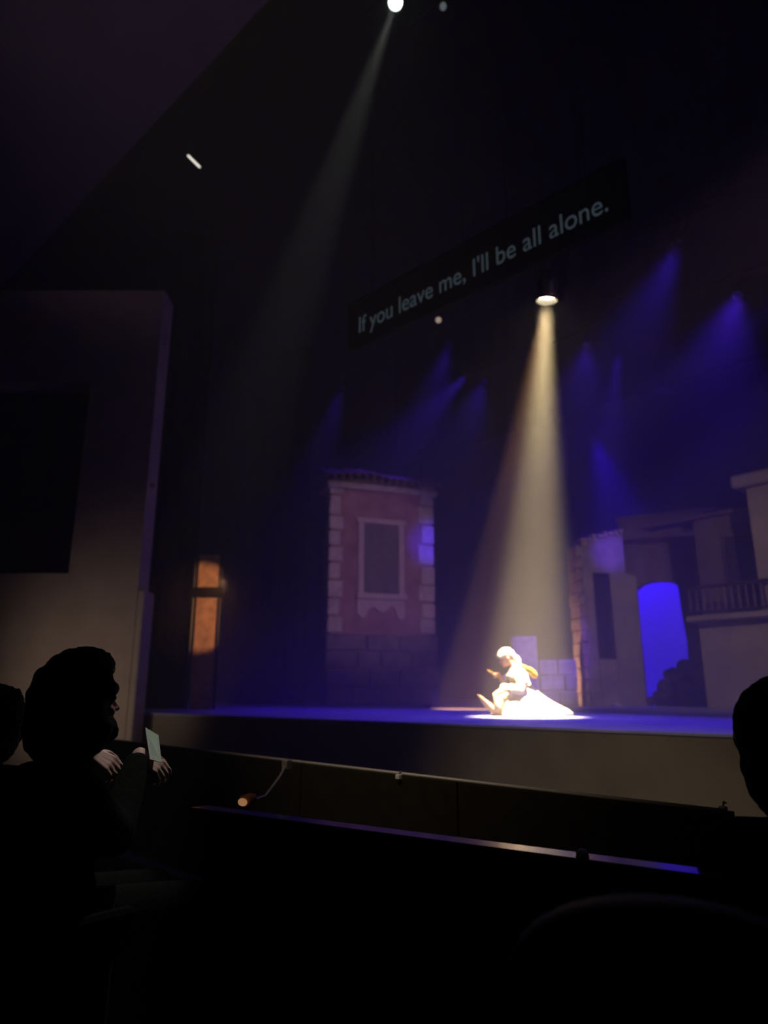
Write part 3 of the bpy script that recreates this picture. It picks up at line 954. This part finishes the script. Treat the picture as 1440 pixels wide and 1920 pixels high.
# ---------------------------------------------------------------- theatre seats
def make_seat(loc, rz, label):
    """folding theatre seat; local y is where it faces"""
    t = empty('theatre_seat', loc, rz)
    tag(t, label, 'seat')
    bm = bmesh.new(); n = 12
    out = []
    for i in range(n + 1):
        a = PI * i / n
        out.append((0.25 * math.cos(a), 0.70 + 0.13 * math.sin(a) ** 0.8))
    pts = [(0.25, 0.36)] + out + [(-0.25, 0.36)]
    prism(bm, pts, -0.30, -0.20)
    bmesh.ops.bevel(bm, geom=[e for e in bm.edges], offset=0.012, segments=2, affect='EDGES')
    link('backrest', bm, M['velvet'], t, True)
    link('seat', B((-0.23, -0.20, 0.36), (0.23, 0.26, 0.46), 0.035), M['velvet'], t)
    for s in (-1, 1):
        link('armrest', B((s * 0.28 - 0.025, -0.24, 0.60), (s * 0.28 + 0.025, 0.16, 0.64), 0.012), M['black'], t)
        link('side_panel', B((s * 0.28 - 0.02, -0.26, 0.0), (s * 0.28 + 0.02, 0.10, 0.60), 0.012), M['metal'], t)
    return t


# ---------------------------------------------------------------- audience
def watcher(base, fwd, label, hands=None, hair_r=1.0, detail=0.010, curly=True, head_z=1.24, turn=None):
    """a person seated in a theatre seat; base on the floor under the hips"""
    f = V((fwd.x, fwd.y, 0)).normalized()
    r = V((f.y, -f.x, 0))                       # right-hand side
    t = empty('person', base)
    tag(t, label, 'person')
    Q = lambda a, b, k: f * a + r * b + V((0, 0, k))
    hz = head_z
    ft = (turn or f + V((0, 0, 0.12))).normalized()
    bm = bmesh.new()
    W = head_shapes(bm, Q(0.06, 0, hz), ft, V((0, 0, 1)))
    chain(bm, [Q(0.04, 0, hz - 0.06), Q(0.0, 0, hz - 0.20)], [0.056, 0.064])
    chain(bm, [Q(-0.02, 0, hz - 0.30), Q(-0.03, 0, hz - 0.5), Q(-0.02, 0, 0.58)], [0.125, 0.12, 0.15])
    chain(bm, [Q(-0.02, -0.15, hz - 0.27), Q(-0.02, 0.15, hz - 0.27)], [0.065, 0.065])
    arms = []
    for s in (-1, 1):
        sh = Q(-0.02, s * 0.19, hz - 0.28)
        if hands:
            w = hands[0 if s < 0 else 1][0] - base
            el = sh.lerp(w, 0.45) + V((0, 0, -0.17)) + r * s * 0.06
        else:
            w = Q(0.30, s * 0.10, 0.63)
            el = Q(0.05, s * 0.25, hz - 0.54)
        arms.append((sh, el, w, s))
        chain(bm, [sh, el, w], [0.055, 0.043, 0.029])
        if hands:
            hd, hn, hs, cu_ = hands[0 if s < 0 else 1][1]
            hand_shapes(bm, w, hd, hn, hs, cu_, 1.0)
        else:
            hand_shapes(bm, w, f - r * s * 0.3, V((0, 0, 1)), -r * s, 0.35)
    for s in (-1, 1):
        chain(bm, [Q(0.0, s * 0.10, 0.55), Q(0.44, s * 0.12, 0.54), Q(0.46, s * 0.12, 0.09)], [0.095, 0.07, 0.045])
        chain(bm, [Q(0.46, s * 0.12, 0.055), Q(0.60, s * 0.13, 0.035)], [0.045, 0.032])
    fuse('body', bm, M['skin'], t, detail * 0.6, 2)
    for s in (-1, 1):
        bm = bmesh.new(); ball(bm, W(0.083, s * 0.031, 0.006), 0.011, None, 2)
        link('eye', bm, M['eye'], t, True)
    bm = bmesh.new()
    chain(bm, [Q(-0.02, 0, hz - 0.25), Q(-0.02, 0, hz - 0.33), Q(-0.03, 0, hz - 0.5), Q(-0.02, 0, 0.58)], [0.10, 0.155, 0.155, 0.18])
    chain(bm, [Q(-0.02, -0.16, hz - 0.27), Q(-0.02, 0.16, hz - 0.27)], [0.085, 0.085])
    for sh, el, w, s in arms:
        chain(bm, [sh, el, el.lerp(w, 0.86)], [0.082, 0.068, 0.048])
    fuse('coat', bm, M['coat'], t, 0.014, 4)
    bm = bmesh.new()
    for s in (-1, 1):
        chain(bm, [Q(0.0, s * 0.10, 0.56), Q(0.44, s * 0.12, 0.545), Q(0.46, s * 0.12, 0.12)], [0.12, 0.088, 0.065])
    fuse('trousers', bm, M['coat'], t, 0.016, 4)
    for s in (-1, 1):
        bm = bmesh.new()
        chain(bm, [Q(0.44, s * 0.12, 0.055), Q(0.54, s * 0.125, 0.05), Q(0.62, s * 0.13, 0.04)], [0.053, 0.05, 0.038])
        fuse('shoe', bm, M['coat'], t, 0.012, 2)
    bm = bmesh.new()
    rnd = random.Random(int(abs(base.x) * 100))
    for k in range(260 if curly else 90):
        a = rnd.uniform(0, 2 * PI); e = rnd.uniform(-0.9, 1.0)
        ce = math.sqrt(max(0, 1 - e * e))
        d = ft * (math.cos(a) * ce) + ft.cross(V((0, 0, 1))) * (math.sin(a) * ce) + V((0, 0, e))
        if d.dot(ft) > 0.62 - 0.3 * (e > 0.4) + (0.5 if e > 0.55 else 0): continue
        R0 = 0.102 * hair_r
        c = W(-0.03, 0, 0.022) + V((d.x * R0, d.y * R0, d.z * (R0 + 0.012) - (0.05 if e < 0 else 0)))
        ball(bm, c, rnd.uniform(0.022, 0.032) * (hair_r if curly else 0.9), None, 2)
    ball(bm, W(-0.045, 0, 0.03), V((0.108, 0.108, 0.118)) * hair_r * (1 if curly else 1.16), None)
    ball(bm, W(-0.065, 0, -0.06), V((0.10, 0.108, 0.12)) * hair_r * (1 if curly else 1.16), None)
    fuse('hair', bm, M['hair'], t, 0.010, 1, lambda c: 0.008 * noise.noise(c * 40))
    return t


def floor_pt(x, y, d):
    p = P(x, y, d=d)
    return V((p.x, p.y, AF))


# long-haired person at the left, hands raised in front, a sheet in the right hand
fwdL = (_H * math.cos(math.radians(42)) + _R * math.sin(math.radians(42)))
hL_, hR_ = P(168, 1410, d=2.62), P(262, 1416, d=2.72)
bL = floor_pt(160, 1320, 2.42) - fwdL * 0.06
hdL = (_R * 0.85 - V((0, 0, 0.50)) + _H * 0.15)
hdR = (_R * 0.80 - V((0, 0, 0.50)) + _H * 0.1)
watcher(bL, fwdL, 'person with bushy black hair holding both hands up, at the left',
        hands=((hL_, (hdL, _R * 0.35 + V((0, 0, 0.75)) - _H * 0.55, _H, 0.85)), (hR_, (hdR, _R * 0.35 + V((0, 0, 0.75)) - _H * 0.55, _H, 0.9))), hair_r=1.22, head_z=P(138, 1312, d=2.42).z - AF - 0.01)
q = [P(272, 1364, d=2.80), P(297, 1379, d=2.80), P(303, 1430, d=2.66), P(281, 1424, d=2.66)]
bm = bmesh.new()
c = sum(q, V()) / 4
nf = (q[1] - q[0]).cross(q[3] - q[0]).normalized() * 0.0012
va = [bm.verts.new(v - c + nf) for v in q]; vb = [bm.verts.new(v - c - nf) for v in q]
bm.faces.new(va); bm.faces.new(vb[::-1])
for i in range(4): bm.faces.new((va[i], vb[i], vb[(i + 1) % 4], va[(i + 1) % 4]))
bmesh.ops.recalc_face_normals(bm, faces=bm.faces)
o = link('programme_sheet', bm, M['paper']); o.location = c
tag(o, 'pale folded programme sheet held upright in the right hand', 'paper')
rzL = math.atan2(fwdL.y, fwdL.x) - PI / 2
make_seat(bL - fwdL * 0.02, rzL, 'dark theatre seat under the bushy-haired person')

fwdS = V((-0.45, 0.9, 0))
rzS = math.atan2(fwdS.y, fwdS.x) - PI / 2
bR = floor_pt(1486, 1390, 1.95)
watcher(bR, fwdS, 'person seen as a dark head cut by the right edge of the picture', hair_r=1.12, curly=False, head_z=P(1486, 1392, d=1.95).z - AF)
make_seat(bR, rzS, 'dark theatre seat under the person at the right edge')
bE = floor_pt(-12, 1340, 3.3)
watcher(bE, fwdS, 'person half out of the picture at the left edge, dark head only', hair_r=1.0, curly=False, head_z=P(-12, 1350, d=3.3).z - AF)
make_seat(bE, rzS, 'dark theatre seat under the person at the left edge')
sp = P(1245, 1688, d=1.2)
seat_base = V((sp.x, sp.y, AF)) + fwdS.normalized() * 0.25
se = make_seat(seat_base, rzS, 'empty dark theatre seat with a rounded back, lower right')
se.scale = (1, 1, (sp.z - AF) / 0.83)

# ---------------------------------------------------------------- pit rail, handrail, clip lamps
a, b = P(520, 1421, z=-0.1), P(1350, 1516, z=-0.1)
ur = (b - a); ur.z = 0; ur.normalize()
pr = empty('pit_barrier', (a.x, a.y, AF), math.atan2(ur.y, ur.x))
tag(pr, 'long dark orchestra pit barrier with a thin pale top rail', 'barrier')
hr = -0.1 - AF
x0, x1 = -3.5, (b - a).length + 0.02
bm = bmesh.new(); tube(bm, [(x0, 0, hr - 0.008), (x1, 0, hr - 0.008)], 0.009, 10)
link('top_rail', bm, M['rail'], pr, True)
n = 5
for i in range(n):
    c0_, c1_ = x0 + (x1 - x0) * i / n, x0 + (x1 - x0) * (i + 1) / n
    link('panel', B((c0_ + 0.006, -0.012, 0.002), (c1_ - 0.006, 0.012, hr - 0.016), 0.004), M['barrier'], pr)
for i in range(n + 1):
    c0_ = x0 + (x1 - x0) * i / n
    bm = bmesh.new(); tube(bm, [(c0_, 0.03, 0.0), (c0_, 0.03, hr - 0.01)], 0.016, 10)
    link('post', bm, M['metal'], pr, True)

a2, b2 = P(600, 1541, z=-0.12), P(1385, 1642, z=-0.12)
u2 = (b2 - a2); u2.z = 0; L2 = u2.length; u2.normalize()
hrl = empty('ledge', (a2.x, a2.y, AF), math.atan2(u2.y, u2.x))
tag(hrl, 'glossy dark ledge before the pit barrier, catching a streak of stage light', 'ledge')
h2 = -0.12 - AF
tilt = math.radians(3.0)
bm = box(bmesh.new(), (-0.6, -0.05, -0.018), (L2 + 0.05, 0.05, 0.0), 0.004)
o = link('board', bm, M['gloss'], hrl)
o.location = (0, 0, h2); o.rotation_euler = (-tilt, 0, 0)
for k in range(3):
    q0, q1 = -0.55 + (L2 + 0.5) * k / 3, -0.55 + (L2 + 0.5) * (k + 1) / 3
    link('panel', B((q0 + 0.003, -0.012, 0.0), (q1 - 0.003, 0.012, h2 - 0.02), 0.003), M['barrier'], hrl)
jp = P(1088, 1602, z=-0.11)
jx = (jp - a2).dot(u2)
bm = bmesh.new(); tube(bm, [(jx, -0.02, h2 - 0.002), (jx, -0.02, h2 + 0.012), (jx, -0.02, h2 + 0.02)], [0.018, 0.016, 0.008], 16)
link('bolt', bm, M['pot_white'], hrl, True)['label'] = 'pale bolt head'

for (x, y, lb) in ((748, 1456, 'small bright clip hooked on the pit rail, left of the middle'), (1356, 1518, 'small bright clip at the right end of the pit rail')):
    p = P(x, y, z=-0.12)
    t = empty('rail_clip', p, math.atan2(ur.y, ur.x))
    tag(t, lb, 'clip', 'clips on the pit rail')
    bm = bmesh.new(); box(bm, (-0.014, -0.016, -0.014), (0.014, 0.012, 0.012), 0.004)
    link('body', bm, M['pot_white'], t)
    bm = bmesh.new(); tube(bm, [(0, 0, 0.008), (0, 0.012, 0.026), (0, 0.03, 0.020)], 0.004, 6)
    link('hook', bm, M['chrome'], t)

# gooseneck lamp clipped to the barrier, glowing orange
pa, pb = P(538, 1432, d=3.6), P(470, 1503, d=3.3)
gl = empty('gooseneck_lamp', pa)
tag(gl, 'small orange glowing gooseneck lamp bent down from the pit rail', 'lamp')
e = pb - pa
bm = bmesh.new(); tube(bm, [V((0, 0, 0)), e * 0.25 + V((0.01, 0, -0.02)), e * 0.6 + V((0, 0, -0.045)), e * 0.9 + V((0, 0, -0.01)), e], 0.007, 8)
link('arm', bm, M['rail'], gl, True)
bm = bmesh.new(); box(bm, (-0.02, -0.02, -0.03), (0.02, 0.02, 0.02), 0.005)
link('clamp', bm, M['rail'], gl)
bm = bmesh.new(); tube(bm, [e + V((0.02, 0.01, 0.02)), e + V((0.0, 0, 0.012)), e + V((-0.03, -0.015, -0.008))], [0.014, 0.026, 0.034], 16)
link('lamp_shade', bm, mat('amber_shade', (0.5, 0.2, 0.08), 0.5, 0.1, 10, 0), gl, True)
bm = bmesh.new(); ball(bm, e + V((-0.012, -0.035, 0.0)), (0.030, 0.014, 0.017), None, 2)
link('bulb', bm, glow('amber_bulb', (1.0, 0.48, 0.2), 0.3), gl, True)

# ---------------------------------------------------------------- haze that fills the theatre
bm = bmesh.new()
hz_pts = [(-6.98, -2.3), (25.95, -2.3), (25.95, 16.95), (5.72, 16.95), (5.72, 12.0), (-6.98, 12.0)]
lo_ = [bm.verts.new((-21.95, y, z)) for y, z in hz_pts]
hi_ = [bm.verts.new((8.95, y, z)) for y, z in hz_pts]
bm.faces.new(lo_); bm.faces.new(hi_[::-1])
for i in range(6): bm.faces.new((lo_[i], hi_[i], hi_[(i + 1) % 6], lo_[(i + 1) % 6]))
bmesh.ops.recalc_face_normals(bm, faces=bm.faces)
m = bpy.data.materials.new('thin_haze')
m.use_nodes = True
m.node_tree.nodes.clear()
vsn = m.node_tree.nodes.new('ShaderNodeVolumeScatter')
vsn.inputs['Color'].default_value = (1, 1, 1, 1)
vsn.inputs['Density'].default_value = 0.012
vsn.inputs['Anisotropy'].default_value = 0.25
mo = m.node_tree.nodes.new('ShaderNodeOutputMaterial')
m.node_tree.links.new(vsn.outputs[0], mo.inputs['Volume'])
hz_ = link('stage_haze', bm, m)
tag(hz_, 'thin haze filling the dark theatre and showing the beams', 'haze', None, 'stuff')

# denser low haze that hangs over the stage floor, thinning out upwards
bm = B((-18, 6.2, 0.01), (1.5, 17.2, 3.0))
m = bpy.data.materials.new('low_haze')
m.use_nodes = True
nt = m.node_tree
nt.nodes.clear()
tc = nt.nodes.new('ShaderNodeTexCoord')
sp_ = nt.nodes.new('ShaderNodeSeparateXYZ')
mr = nt.nodes.new('ShaderNodeMapRange')
mr.interpolation_type = 'SMOOTHSTEP'
mr.inputs['From Min'].default_value = 0.0; mr.inputs['From Max'].default_value = 3.0
mr.inputs['To Min'].default_value = 0.027; mr.inputs['To Max'].default_value = 0.0
vsn = nt.nodes.new('ShaderNodeVolumeScatter')
vsn.inputs['Anisotropy'].default_value = 0.2
mo = nt.nodes.new('ShaderNodeOutputMaterial')
nt.links.new(tc.outputs['Object'], sp_.inputs[0])
nt.links.new(sp_.outputs['Z'], mr.inputs['Value'])
nt.links.new(mr.outputs['Result'], vsn.inputs['Density'])
nt.links.new(vsn.outputs[0], mo.inputs['Volume'])
tag(link('low_haze', bm, m), 'low haze hanging over the stage floor around the singer', 'haze', None, 'stuff')
